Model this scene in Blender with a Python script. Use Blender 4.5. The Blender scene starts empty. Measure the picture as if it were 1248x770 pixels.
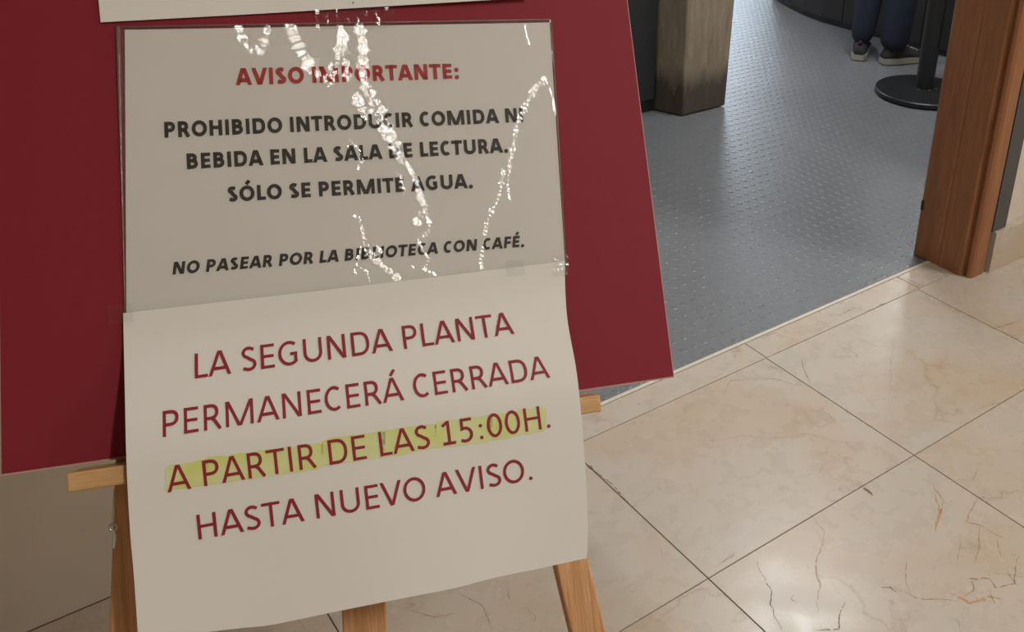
import bpy, bmesh, math, random
from mathutils import Vector, Matrix
from math import sin, cos, pi, radians, hypot
random.seed(7)
SC = bpy.context.scene
C = SC.collection

# ------------------------------------------------------------------ camera
FOC, CX, CY = 1207.359, 765.062, 262.260          # pixels, in the 1248 x 770 frame
FW = Vector((0.5501148576, 0.7119094838, -0.4365301023))
RT = Vector((0.7971879105, -0.6033796564, 0.0206015899))
UP = Vector((0.2487269160, 0.3593297608, 0.8994537477))
EYE = Vector((0, 0, 1.45))
cam = bpy.data.cameras.new('camera'); co = bpy.data.objects.new('camera', cam); C.objects.link(co)
cam.sensor_width = 36; cam.sensor_fit = 'HORIZONTAL'; cam.lens = 36 * FOC / 1248
cam.shift_x = (624 - CX) / 1248; cam.shift_y = (CY - 385) / 1248
m = Matrix((RT, UP, -FW)).transposed().to_4x4(); m.translation = EYE
co.matrix_world = m; cam.clip_start = 0.02
SC.camera = co

# ------------------------------------------------------------------ world and exposure
w = bpy.data.worlds.new('world'); SC.world = w; w.use_nodes = True
w.node_tree.nodes['Background'].inputs[0].default_value = (0.95, 0.95, 1.0, 1)
w.node_tree.nodes['Background'].inputs[1].default_value = 0.18
SC.view_settings.view_transform = 'Standard'; SC.view_settings.look = 'None'
SC.view_settings.gamma = 1; SC.view_settings.use_curve_mapping = False
SC.view_settings.exposure = 0.10

def area(name, loc, size, power, col, rot=(0, 0, 0)):
    l = bpy.data.lights.new(name, 'AREA'); l.shape = 'RECTANGLE'; l.size, l.size_y = size
    l.energy = power; l.color = col
    o = bpy.data.objects.new(name, l); C.objects.link(o); o.location = loc; o.rotation_euler = rot
    return o
WARM = (1.0, 0.965, 0.91); COOL = (0.96, 0.98, 1.0); SKY = (0.70, 0.85, 1.0)
HALL_LAMPS = [(0.72, -0.95), (3.3, -0.3), (3.3, -2.6), (0.72, -3.2)]
HALL_POWER = [25, 42, 20, 8]
READ_LAMPS = [(3.1, 2.2), (3.4, 6.6), (6.4, 4.2), (6.6, 7.6), (1.2, 4.6)]  # first one is an added lamp that brightens the column front
for (x, y), pw in zip(HALL_LAMPS, HALL_POWER): area('hall_light', (x, y, 2.84), (0.11, 1.16), pw, WARM)
for x, y in READ_LAMPS: area('reading_room_light', (x, y, 2.84), (0.28, 1.16), 36, COOL)
area('window_daylight', (8.15, 8.9, 1.75), (1.4, 1.9), 40, SKY, (-pi/2, 0, 0))

# ------------------------------------------------------------------ helpers
def ray(x, y): return FW * FOC + RT * (x - CX) - UP * (y - CY)
def ground(x, y, z=0.0):
    d = ray(x, y); return EYE + d * ((z - EYE.z) / d.z)
R1, R2 = ray(2, 580).normalized(), ray(822, 460).normalized()
BH = R1.cross(R2).cross(Vector((0, 0, 1))).normalized()
if BH.x < 0: BH = -BH
BK = Vector((-BH.y, BH.x, 0))
TILT = radians(33)
BU = BK * sin(TILT) + Vector((0, 0, cos(TILT)))
BN = BH.cross(BU)
if BN.dot(FW) > 0: BN = -BN
BO = EYE + R1 * 0.76658
def brd(x, y, off=0.0):
    """point of the tilted display plane seen at a photograph position; off = height in front of it"""
    P = BO + BN * off; r = ray(x, y)
    return EYE + r * ((P - EYE).dot(BN) / r.dot(BN))
def ab(p): d = p - BO; return d.dot(BH), d.dot(BU)
def bp(a, b, h=0.0): return BO + BH * a + BU * b + BN * h

def solid(vs, fs, nu, nv, th, out):
    """give a grid sheet (row major, nu x nv cells) its thickness; front, back and rim keep their own normals"""
    n = len(vs); V = list(vs) + [v - out * th for v in vs]; F = list(fs) + [tuple(n + i for i in f[::-1]) for f in fs]
    b = [i for i in range(nu + 1)] + [j * (nu + 1) + nu for j in range(1, nv + 1)] + [nv * (nu + 1) + i for i in range(nu - 1, -1, -1)] + [j * (nu + 1) for j in range(nv - 1, 0, -1)]
    for p, q in zip(b, b[1:] + b[:1]):
        k = len(V); V += [vs[p], vs[q], vs[q] - out * th, vs[p] - out * th]; F.append((k, k + 1, k + 2, k + 3))
    return V, F
class NT:
    def __init__(s, name):
        s.m = bpy.data.materials.new(name); s.m.use_nodes = True; s.t = s.m.node_tree
        s.b = s.t.nodes['Principled BSDF']
    def n(s, typ, **k):
        o = s.t.nodes.new(typ)
        for a, v in k.items():
            if a.startswith('i_'):
                key = a[2:].replace('_', ' ')
                o.inputs[int(key) if key.isdigit() else key].default_value = v
            else: setattr(o, a, v)
        return o
    def l(s, a, b): s.t.links.new(a, b)
    def ramp(s, fac, stops):
        r = s.n('ShaderNodeValToRGB'); e = r.color_ramp.elements
        while len(e) < len(stops): e.new(0.5)
        for el, (p, c) in zip(e, stops): el.position = p; el.color = (*c, 1)
        s.l(fac, r.inputs[0]); return r
    def mix(s, fac, a, b, mode='MIX'):
        x = s.n('ShaderNodeMix', data_type='RGBA', blend_type=mode)
        for i, v in ((0, fac), (6, a), (7, b)):
            if hasattr(v, 'is_output'): s.l(v, x.inputs[i])
            elif i == 0: x.inputs[0].default_value = v
            else: x.inputs[i].default_value = (*v, 1)
        return x.outputs[2]
    def bump(s, h, strength=0.3, dist=0.002):
        b = s.n('ShaderNodeBump'); b.inputs['Strength'].default_value = strength; b.inputs['Distance'].default_value = dist
        s.l(h, b.inputs['Height']); s.l(b.outputs[0], s.b.inputs['Normal'])
    def col(s, c):
        if hasattr(c, 'is_output'): s.l(c, s.b.inputs['Base Color'])
        else: s.b.inputs['Base Color'].default_value = (*c, 1)
    def rough(s, r): s.b.inputs['Roughness'].default_value = r
def noise(nt, scale, detail=4, rough=0.5, vec=None, stretch=None, dist=0.0):
    if vec is None: vec = nt.n('ShaderNodeTexCoord').outputs['Object']
    if stretch:
        mp = nt.n('ShaderNodeMapping'); mp.inputs['Scale'].default_value = stretch; nt.l(vec, mp.inputs[0]); vec = mp.outputs[0]
    o = nt.n('ShaderNodeTexNoise'); o.inputs['Scale'].default_value = scale; o.inputs['Detail'].default_value = detail
    o.inputs['Roughness'].default_value = rough; o.inputs['Distortion'].default_value = dist
    nt.l(vec, o.inputs['Vector']); return o.outputs['Fac']
def lin(r, g, b):
    f = lambda c: (c / 255 / 12.92) if c / 255 <= .04045 else ((c / 255 + .055) / 1.055) ** 2.4
    return (f(r), f(g), f(b))
def simple(name, c, rough=0.6, var=0.12, scale=20, bump=0.0, metal=0.0, spec=0.5):
    t = NT(name); f = noise(t, scale)
    t.col(t.mix(f, tuple(v * (1 - var) for v in c), tuple(min(1, v * (1 + var)) for v in c)))
    t.rough(rough); t.b.inputs['Metallic'].default_value = metal; t.b.inputs['Specular IOR Level'].default_value = spec
    if bump: t.bump(f, bump)
    return t.m
def wood(name, dark, light, stretch, rough=0.45, scale=14, spec=0.4):
    t = NT(name)
    tc = t.n('ShaderNodeTexCoord')
    f1 = noise(t, scale, 5, 0.6, tc.outputs['Object'], stretch, 0.6)
    f2 = noise(t, scale * 5, 3, 0.6, tc.outputs['Object'], stretch)
    c = t.ramp(f1, [(0.3, dark), (0.5, tuple((a + b) / 2 for a, b in zip(dark, light))), (0.72, light)])
    t.col(t.mix(t.ramp(f2, [(0.35, (0.55,) * 3), (0.55, (0, 0, 0))]).outputs[0], c.outputs[0], dark))
    t.rough(rough); t.b.inputs['Specular IOR Level'].default_value = spec
    t.bump(f2, 0.12); return t.m

def link(name, mesh, mat=None, parent=None, smooth=False):
    o = bpy.data.objects.new(name, mesh); C.objects.link(o)
    if mat: mesh.materials.clear(); mesh.materials.append(mat)
    if smooth:
        for p in mesh.polygons: p.use_smooth = True
    if parent: o.parent = parent
    return o
def mesh(name, vs, fs, mat=None, parent=None, smooth=False):
    me = bpy.data.meshes.new(name); me.from_pydata([tuple(v) for v in vs], [], fs); me.update()
    return link(name, me, mat, parent, smooth)
def tag(o, label=None, cat=None, group=None, kind=None):
    if label: o['label'] = label
    if cat: o['category'] = cat
    if group: o['group'] = group
    if kind: o['kind'] = kind
    return o
def empty(name, loc, label, cat, group=None, rz=0):
    o = bpy.data.objects.new(name, None); C.objects.link(o); o.location = loc; o.rotation_euler = (0, 0, rz)
    return tag(o, label, cat, group)
def bmobj(name, bm, mat, parent=None, smooth=False):
    bmesh.ops.recalc_face_normals(bm, faces=bm.faces)
    me = bpy.data.meshes.new(name); bm.to_mesh(me); bm.free(); return link(name, me, mat, parent, smooth)
def box(name, lo, hi, mat, parent=None, bev=0.0, frame=None):
    """axis box; frame = function (x,y,z)->point for tilted things"""
    bm = bmesh.new()
    bmesh.ops.create_cube(bm, size=1)
    for v in bm.verts:
        v.co = Vector([lo[i] + (v.co[i] + 0.5) * (hi[i] - lo[i]) for i in range(3)])
    if bev: bmesh.ops.bevel(bm, geom=list(bm.edges), offset=bev, segments=2, profile=0.5, affect='EDGES')
    if frame:
        for v in bm.verts: v.co = frame(*v.co)
    return bmobj(name, bm, mat, parent)
def prism(name, pts, z0, z1, mat, parent=None, top=None, bev=0.0):
    """vertical prism over a floor outline"""
    top = top or pts; n = len(pts)
    vs = [(x, y, z0) for x, y in pts] + [(x, y, z1) for x, y in top]
    fs = [tuple(range(n))[::-1], tuple(range(n, 2 * n))] + [(i, (i + 1) % n, n + (i + 1) % n, n + i) for i in range(n)]
    bm = bmesh.new(); bv = [bm.verts.new(v) for v in vs]
    for f in fs: bm.faces.new([bv[i] for i in f])
    if bev: bmesh.ops.bevel(bm, geom=list(bm.edges), offset=bev, segments=2, profile=0.5, affect='EDGES')
    return bmobj(name, bm, mat, parent)
def tube(name, pts, r, mat, parent=None, seg=10, cap=True, sy=1.0):
    """swept tube; r = number or list; sy squashes the section"""
    vs, fs = [], []; n = len(pts); pts = [Vector(p) for p in pts]
    rs = r if isinstance(r, (list, tuple)) else [r] * n
    up0 = None
    for i, p in enumerate(pts):
        t = (pts[min(i + 1, n - 1)] - pts[max(i - 1, 0)]).normalized()
        if up0 is None: up0 = t.orthogonal().normalized()
        x = (up0 - t * up0.dot(t)).normalized(); up0 = x; y = t.cross(x)
        for k in range(seg):
            a = 2 * pi * k / seg; vs.append(p + x * cos(a) * rs[i] + y * sin(a) * rs[i] * sy)
    for i in range(n - 1):
        for k in range(seg):
            fs.append((i * seg + k, i * seg + (k + 1) % seg, (i + 1) * seg + (k + 1) % seg, (i + 1) * seg + k))
    if cap: fs += [tuple(range(seg))[::-1], tuple(range((n - 1) * seg, n * seg))]
    return mesh(name, vs, fs, mat, parent, True)
def lathe(name, prof, mat, parent=None, seg=48, loc=(0, 0, 0)):
    vs, fs = [], []; n = len(prof)
    for r, z in prof:
        for k in range(seg):
            a = 2 * pi * k / seg; vs.append((loc[0] + r * cos(a), loc[1] + r * sin(a), loc[2] + z))
    for i in range(n - 1):
        for k in range(seg): fs.append((i * seg + k, i * seg + (k + 1) % seg, (i + 1) * seg + (k + 1) % seg, (i + 1) * seg + k))
    fs += [tuple(range(seg))[::-1], tuple(range((n - 1) * seg, n * seg))]
    o = mesh(name, vs, fs, mat, parent, True)
    try: o.data.set_sharp_from_angle(angle=radians(35))
    except Exception: pass
    return o

# ------------------------------------------------------------------ materials
def marble():
    t = NT('cream_marble')
    geo = t.n('ShaderNodeTexCoord'); oi = t.n('ShaderNodeObjectInfo')
    ad = t.n('ShaderNodeVectorMath', operation='ADD')
    cb = t.n('ShaderNodeCombineXYZ'); mu = t.n('ShaderNodeMath', operation='MULTIPLY'); mu.inputs[1].default_value = 23.0
    t.l(oi.outputs['Random'], mu.inputs[0]); t.l(mu.outputs[0], cb.inputs[0]); t.l(mu.outputs[0], cb.inputs[1])
    t.l(geo.outputs['Object'], ad.inputs[0]); t.l(cb.outputs[0], ad.inputs[1]); v = ad.outputs[0]
    big = noise(t, 2.4, 3, 0.55, v, None, 0.3)
    mid = noise(t, 14, 6, 0.62, v, None, 0.1)
    base = t.ramp(big, [(0.30, lin(186, 178, 167)), (0.5, lin(188, 176, 161)), (0.68, lin(186, 166, 144))])
    c = t.mix(t.ramp(mid, [(0.35, (0, 0, 0)), (0.9, (0.16,) * 3)]).outputs[0], base.outputs[0], lin(206, 198, 186))
    # fine wandering veins
    dn = t.n('ShaderNodeTexNoise'); dn.inputs['Scale'].default_value = 6; dn.inputs['Detail'].default_value = 5
    t.l(v, dn.inputs['Vector'])
    mv = t.n('ShaderNodeVectorMath', operation='MULTIPLY_ADD'); mv.inputs[1].default_value = (0.35,) * 3
    t.l(dn.outputs['Color'], mv.inputs[0]); t.l(v, mv.inputs[2])
    vo = t.n('ShaderNodeTexVoronoi', feature='DISTANCE_TO_EDGE'); vo.inputs['Scale'].default_value = 3.4
    t.l(mv.outputs[0], vo.inputs['Vector'])
    vein = t.ramp(vo.outputs['Distance'], [(0.0, (0.55,) * 3), (0.011, (0.16,) * 3), (0.035, (0, 0, 0))])
    gate = t.ramp(noise(t, 4.5, 2, 0.5, v), [(0.47, (0, 0, 0)), (0.63, (1, 1, 1))])
    vf = t.n('ShaderNodeMath', operation='MULTIPLY'); t.l(vein.outputs[0], vf.inputs[0]); t.l(gate.outputs[0], vf.inputs[1])
    c = t.mix(vf.outputs[0], c, lin(150, 112, 82))
    t.col(c); t.b.inputs['Specular IOR Level'].default_value = 0.45
    rr = t.ramp(mid, [(0.3, (0.22,) * 3), (0.8, (0.38,) * 3)]); t.l(rr.outputs[0], t.b.inputs['Roughness'])
    return t.m
M_MARBLE = marble()
M_GROUT = simple('dark_joint_grout', lin(105, 88, 70), 0.9, 0.2, 60)
M_VEIN = simple('vein_brown', lin(158, 126, 98), 0.45, 0.25, 90)
M_VEIN2 = simple('vein_dark', lin(112, 84, 60), 0.5, 0.3, 120)
M_STAIN = simple('rust_stain', lin(186, 142, 108), 0.4, 0.1, 30)
M_EDGE = simple('pale_stone_edge', lin(205, 196, 182), 0.4, 0.08, 40)
def rubber():
    t = NT('blue_grey_rubber'); f = noise(t, 1.3, 3); g = noise(t, 45, 4)
    c = t.mix(f, lin(112, 114, 117), lin(118, 119, 121))
    c = t.mix(t.ramp(g, [(0.45, (0, 0, 0)), (0.8, (0.3,) * 3)]).outputs[0], c, lin(80, 84, 92))
    t.col(c); t.rough(0.38); t.b.inputs['Specular IOR Level'].default_value = 0.5
    t.bump(noise(t, 220, 2), 0.06, 0.001); return t.m
M_RUBBER = rubber()
M_STUD = M_RUBBER.copy(); M_STUD.name = 'worn_glossy_rubber'; M_STUD.node_tree.nodes['Principled BSDF'].inputs['Roughness'].default_value = 0.28
M_WALL = simple('taupe_plaster', lin(196, 184, 168), 0.85, 0.05, 14, 0.05)
M_WALLR = simple('beige_plaster', lin(206, 196, 182), 0.85, 0.05, 14, 0.05)
M_FARWALL = simple('reading_room_plaster', lin(176, 178, 180), 0.85, 0.05, 10)
M_CEIL = simple('ceiling_white', lin(222, 220, 214), 0.9, 0.03, 12)
M_JAMB = wood('reddish_varnished_wood', lin(132, 86, 54), lin(162, 110, 72), (7, 7, 0.7), 0.38, 7, 0.4)
M_PINE = wood('pine_wood', lin(176, 122, 80), lin(222, 176, 128), (14, 0.5, 14), 0.55, 16, 0.3)
M_PINE_L = wood('pine_ledge_wood', lin(186, 142, 94), lin(212, 172, 120), (1.2, 9, 9), 0.55, 14, 0.3)
M_DARK = simple('dark_grey_laminate', lin(46, 47, 50), 0.5, 0.1, 9)
M_BLACKPANEL = simple('charcoal_counter_panel', lin(48, 46, 48), 0.45, 0.1, 9)
M_BLACK = simple('black_coated_steel', lin(34, 35, 36), 0.38, 0.1, 30)
M_GREYSTRIP = simple('dark_grey_trim', lin(76, 76, 74), 0.6, 0.06, 30)
M_RED = simple('burgundy_card', lin(130, 38, 49), 0.6, 0.03, 160, 0.02, spec=0.18)
M_CORE = simple('pinkish_card_edge', lin(196, 150, 140), 0.8, 0.1, 60)
def paper(name, c):
    t = NT(name); f = noise(t, 7, 4); g = noise(t, 600, 2)
    t.col(t.mix(f, tuple(x * 0.96 for x in c), c)); t.rough(0.75); t.b.inputs['Specular IOR Level'].default_value = 0.25
    t.bump(g, 0.05, 0.0004); return t.m
M_PAPER = paper('white_office_paper', (0.735, 0.705, 0.655))
M_INKR = simple('dark_red_ink', lin(140, 26, 38), 0.6, 0.12, 300)
M_INKR2 = simple('bright_red_ink', lin(172, 26, 30), 0.6, 0.12, 300)
M_INKB = simple('black_ink', lin(24, 22, 22), 0.6, 0.15, 300)
def hilite():
    t = NT('yellow_green_highlighter')
    f = noise(t, 45, 3, 0.5, None, (0.6, 1, 1)); t.col(t.mix(t.ramp(f, [(0.35, (0, 0, 0)), (0.7, (1, 1, 1))]).outputs[0], (0.62, 0.66, 0.18), (0.68, 0.69, 0.42)))
    t.rough(0.7); return t.m
M_HI = hilite()
def film(name, tint=0.97, rough=0.06, ior=1.5, crumple=0):
    mt = bpy.data.materials.new(name); mt.use_nodes = True; nt = mt.node_tree; nt.nodes.clear()
    o = nt.nodes.new('ShaderNodeOutputMaterial'); tr = nt.nodes.new('ShaderNodeBsdfTransparent'); gl = nt.nodes.new('ShaderNodeBsdfGlossy')
    fr = nt.nodes.new('ShaderNodeFresnel'); mx = nt.nodes.new('ShaderNodeMixShader')
    tr.inputs[0].default_value = (tint, tint, tint, 1); gl.inputs['Roughness'].default_value = rough; fr.inputs[0].default_value = ior
    gm = nt.nodes.new('ShaderNodeNewGeometry'); mr = nt.nodes.new('ShaderNodeMapRange')     # a thin film has the same face on both sides
    mr.inputs['To Min'].default_value = ior; mr.inputs['To Max'].default_value = 1 / ior
    nt.links.new(gm.outputs['Backfacing'], mr.inputs['Value']); nt.links.new(mr.outputs[0], fr.inputs[0])
    nz = nt.nodes.new('ShaderNodeTexNoise'); nz.inputs['Scale'].default_value = 30; bm_ = nt.nodes.new('ShaderNodeBump'); bm_.inputs['Strength'].default_value = 0.03
    if crumple:        # fine crumpling of the film where the sheet is creased
        aa = nt.nodes.new('ShaderNodeAttribute'); aa.attribute_name = 'crumple'; tc = nt.nodes.new('ShaderNodeTexCoord')
        nt.links.new(tc.outputs['Object'], nz.inputs['Vector']); nz.inputs['Scale'].default_value = 560; nz.inputs['Detail'].default_value = 2
        mm = nt.nodes.new('ShaderNodeMath'); mm.operation = 'MULTIPLY'; nt.links.new(aa.outputs['Fac'], mm.inputs[0]); mm.inputs[1].default_value = crumple
        nt.links.new(mm.outputs[0], bm_.inputs['Strength']); bm_.inputs['Distance'].default_value = 0.0006
    nt.links.new(nz.outputs['Fac'], bm_.inputs['Height']); nt.links.new(bm_.outputs[0], gl.inputs['Normal'])
    nt.links.new(fr.outputs[0], mx.inputs[0]); nt.links.new(tr.outputs[0], mx.inputs[1]); nt.links.new(gl.outputs[0], mx.inputs[2])
    nt.links.new(mx.outputs[0], o.inputs[0]); return mt
M_FILM = film('clear_plastic_film', 0.98, 0.12, 2.05, 0.75)
M_TAPE = film('clear_tape_film', 0.93, 0.12, 1.8)
def concrete():
    t = NT('board_marked_concrete'); tc = t.n('ShaderNodeTexCoord')
    f = noise(t, 9, 6, 0.65, tc.outputs['Object'], (3.5, 3.5, 0.5)); g = noise(t, 60, 4, 0.6)
    c = t.ramp(f, [(0.3, lin(132, 118, 100)), (0.55, lin(156, 142, 122)), (0.75, lin(172, 158, 138))]).outputs[0]
    c = t.mix(t.ramp(g, [(0.62, (0, 0, 0)), (0.70, (0.8,) * 3)]).outputs[0], c, lin(184, 176, 162))
    # scuff and mop dirt along the foot, with its own ragged edge
    sep = t.n('ShaderNodeSeparateXYZ'); t.l(tc.outputs['Object'], sep.inputs[0])
    nn = t.n('ShaderNodeMath', operation='MULTIPLY_ADD'); nn.inputs[1].default_value = -0.22
    t.l(f, nn.inputs[0]); t.l(sep.outputs[2], nn.inputs[2])
    d = t.ramp(nn.outputs[0], [(0.0, (0.8,) * 3), (0.09, (0, 0, 0))])
    t.col(t.mix(d.outputs[0], c, lin(52, 46, 42))); t.rough(0.85); t.bump(f, 0.3, 0.006); return t.m
M_CONC = concrete()
def denim():
    t = NT('dark_blue_denim'); f = noise(t, 14, 4); wv = noise(t, 500, 2)
    t.col(t.mix(f, lin(22, 26, 42), lin(34, 41, 62))); t.rough(0.9); t.bump(wv, 0.3); return t.m
M_DENIM = denim()
M_SHOE = simple('dark_grey_shoe_fabric', lin(44, 44, 44), 0.85, 0.2, 120, 0.2)
M_SOLE = simple('off_white_rubber_sole', lin(150, 146, 136), 0.6, 0.1, 60)
M_SOCK = simple('dark_maroon_sock', lin(60, 26, 34), 0.9, 0.1, 80)
M_JACKET = simple('black_jacket_fabric', lin(34, 34, 40), 0.9, 0.2, 60, 0.2)
M_SKIN = simple('skin', lin(206, 160, 132), 0.55, 0.05, 30)
M_HAIR = simple('dark_brown_hair', lin(50, 36, 28), 0.6, 0.3, 90, 0.3)
M_STEEL = simple('brushed_steel', (0.55, 0.55, 0.55), 0.3, 0.1, 60, metal=1.0)
def emis(name, c, s):
    mt = bpy.data.materials.new(name); mt.use_nodes = True; b = mt.node_tree.nodes['Principled BSDF']
    b.inputs['Base Color'].default_value = (*c, 1); b.inputs['Emission Color'].default_value = (*c, 1); b.inputs['Emission Strength'].default_value = s
    return mt
M_LAMP_W = emis('warm_lamp_diffuser', WARM, 3); M_LAMP_C = emis('cool_lamp_diffuser', COOL, 8); M_DAY = emis('daylight_glass', SKY, 2.2)

# ------------------------------------------------------------------ structure
U0, V0, TA, TB = 0.9935, 1.0078, 0.6176, 0.4751     # marble joint lattice
VB = V0 + TB                                          # 1.4829 border joint
VT = 1.577                                            # threshold edge
fl = tag(box('floor', (-2.2, -4.0, -0.06), (5.4, VT, -0.0035), M_GROUT), kind='structure')
def tile_mesh(a, b):
    g = 0.0012; bm = bmesh.new(); bmesh.ops.create_cube(bm, size=1)
    for v in bm.verts: v.co = Vector((g if v.co.x < 0 else a - g, g if v.co.y < 0 else b - g, -0.012 if v.co.z < 0 else 0.0))
    top = [e for e in bm.edges if all(v.co.z > -0.001 for v in e.verts)]
    bmesh.ops.bevel(bm, geom=top, offset=0.0006, segments=1, affect='EDGES')
    bmesh.ops.recalc_face_normals(bm, faces=bm.faces)
    me = bpy.data.meshes.new('marble_tile'); bm.to_mesh(me); bm.free(); me.materials.append(M_MARBLE); return me
tm = tile_mesh(TA, TB); TILES = {}
for j in range(-10, 1):
    for i in range(-5, 7):
        o = bpy.data.objects.new('marble_tile', tm); C.objects.link(o); o.parent = fl
        o.location = (U0 + i * TA, V0 + j * TB, 0); TILES[(i, j)] = o
# narrow border course under the doorway and in front of the wall
cuts = [-2.2, -1.48, -0.86, -0.24, 0.375, 0.83, 0.994, 1.613, 2.238, 2.372, 2.99, 3.61, 4.23, 4.85, 5.4]
for a, b in zip(cuts, cuts[1:]):
    me = tile_mesh(b - a, (1.5655 if a > 0.8 else 1.624) - VB); me.name = 'border_tile'
    o = bpy.data.objects.new('border_tile', me); C.objects.link(o); o.parent = fl; o.location = (a, VB, 0); TILES[('b', round(a, 2))] = o
tag(box('trim_1', (0.90, 1.5665, -0.012), (2.40, VT, 0.0015), M_EDGE, None, 0.001), 'pale stone edging strip of the doorway threshold', kind='structure')
box('floor_bed', (-2.2, VT, -0.07), (0.83, 1.70, -0.003), M_GROUT, fl)
rub = tag(box('rubber_floor', (0.83, VT, -0.06), (9.2, 9.2, -0.004), M_RUBBER), 'blue-grey rubber floor beyond the doorway', kind='structure')

# veins and pits of the marble: slivers lying flush in the tiles
def px5(x, y): return ground(850 + x * .4807, 400 + y * .4807)
def px7(x, y): return ground(700 + x * .610, 300 + y * .610)
def tile_of(p):
    if p.y > VB: 
        k = max(c for c in cuts if c <= p.x); return TILES.get(('b', round(k, 2)))
    i = math.floor((p.x - U0) / TA); j = math.floor((p.y - V0) / TB); return TILES.get((i, j))
veinbuf = {}
def vein(pts, wd, mat):
    """jagged ribbon along floor points, split per tile"""
    fine = []
    for a, b in zip(pts, pts[1:]):
        n = max(2, int((b - a).length / 0.005))
        for k in range(n):
            fine.append(a.lerp(b, k / n))
    fine.append(pts[-1]); off = 0; res = []
    for k, p in enumerate(fine):
        off = off * 0.75 + random.uniform(-1, 1) * 0.0016
        t = (fine[min(k + 1, len(fine) - 1)] - fine[max(k - 1, 0)]); t.z = 0
        if t.length < 1e-6: continue
        t.normalize(); n = Vector((-t.y, t.x, 0)); end = min(1, 0.25 + 2.5 * min(k, len(fine) - 1 - k) / len(fine))
        hw = wd * 0.5 * end * random.uniform(0.35, 1.3); q = p + n * off
        res.append((q - n * hw, q + n * hw, tile_of(q)))
    for (a0, b0, t0), (a1, b1, t1) in zip(res, res[1:]):
        if t0 is None or t0 is not t1: continue
        if random.random() < 0.07: continue
        vs, fs = veinbuf.setdefault((t0.name, mat.name), ([], []))
        k = len(vs); o = t0.location
        for q in (a0, b0, b1, a1): vs.append((q.x - o.x, q.y - o.y, 0.00025))
        fs.append((k, k + 1, k + 2, k + 3))
V5 = [
 (M_VEIN2, 1.8, [(148,580),(160,610),(175,645),(190,665),(185,700),(200,740),(212,765)]),
 (M_VEIN, 2.0, [(295,475),(305,495),(322,520),(322,550),(305,580),(300,610),(312,660),(300,690),(306,720)]),
 (M_VEIN2, 1.6, [(265,75),(272,110),(285,140)]),
 (M_VEIN, 1.8, [(285,150),(240,142),(200,130),(150,128),(85,132),(65,175)]),
 (M_VEIN, 1.3, [(0,285),(50,282),(110,272),(180,280),(280,268),(350,285),(430,293)]),
 (M_VEIN, 2.0, [(570,380),(600,400),(625,440),(610,480)]),
 (M_VEIN, 1.8, [(710,430),(695,460),(680,490),(720,500),(760,525),(790,535)]),
 (M_VEIN, 1.3, [(760,530),(770,580)]), (M_VEIN2, 2.6, [(465,655),(490,655),(505,668)]),
 (M_VEIN, 1.7, [(490,655),(535,670),(560,685),(615,685),(650,690)]),
 (M_VEIN, 2.4, [(645,650),(680,680),(700,660),(690,635),(740,635),(755,660),(800,645),(805,600),(815,575)]),
 (M_STAIN, 7, [(640,670),(690,700),(740,680),(770,690)]), (M_STAIN, 5, [(600,420),(618,470),(600,520)]),
 (M_VEIN, 1.5, [(740,660),(755,700),(735,690)]),
 (M_VEIN, 1.4, [(530,580),(525,640),(540,670)]), (M_VEIN2, 2.0, [(375,690),(365,720),(360,765),(285,765)]),
 (M_VEIN, 1.6, [(750,0),(775,8),(800,20),(820,15)]), (M_VEIN, 1.2, [(820,160),(780,185),(740,195),(690,210)]),
 (M_VEIN, 1.3, [(275,205),(320,210),(350,235),(310,250),(285,235),(275,205)]),
 (M_VEIN, 1.1, [(270,210),(295,240),(345,240)]),
 (M_VEIN, 0.9, [(505,0),(495,60),(490,100),(485,180),(500,240)]), (M_VEIN, 0.9, [(375,190),(380,215),(410,225)]),
 (M_VEIN2, 6, [(415,402),(430,412),(444,424)]), (M_VEIN, 1.0, [(65,500),(80,495),(78,510),(66,508)]),
 (M_VEIN, 1.2, [(660,385),(700,385),(712,350)]), (M_VEIN2, 1.2, [(265,470),(280,468),(298,478)]),
 (M_VEIN, 1.0, [(640,730),(660,740),(668,765)]), (M_VEIN, 1.4, [(700,600),(712,560),(715,500)]),
 (M_VEIN, 1.0, [(400,100),(420,115),(415,140)]), (M_VEIN, 1.0, [(655,600),(665,560),(668,520)])]
for mt, wd, pts in V5: vein([px5(*p) for p in pts], wd * 0.001 * 1.25, mt)
V7 = [(M_VEIN2, 1.8, [(500,135),(530,138),(560,122),(585,130),(600,124)]), (M_VEIN2, 3, [(603,122),(620,114)]),
 (M_VEIN2, 2.2, [(835,165),(855,160),(890,150)]), (M_VEIN2, 3, [(872,182),(888,184)]), (M_VEIN, 1.4, [(25,345),(60,347),(85,356)]),
 (M_VEIN2, 2.2, [(25,440),(45,455),(75,475),(95,498),(112,515)]), (M_VEIN2, 2.6, [(30,438),(38,446)]),
 (M_VEIN2, 2.0, [(375,185),(388,178),(402,172)]), (M_VEIN, 1.5, [(690,95),(740,118),(838,166)]),
 (M_VEIN, 1.0, [(168,590),(172,610),(178,628)]), (M_VEIN2, 3, [(126,316),(130,317)]), (M_VEIN, 1, [(130,316),(160,308)]),
 (M_VEIN, 1.0, [(300,240),(306,232)]), (M_VEIN, 1.2, [(405,500),(420,480),(400,490),(395,500)])]
for mt, wd, pts in V7: vein([px7(*p) for p in pts], wd * 0.001 * 1.25, mt)
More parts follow.
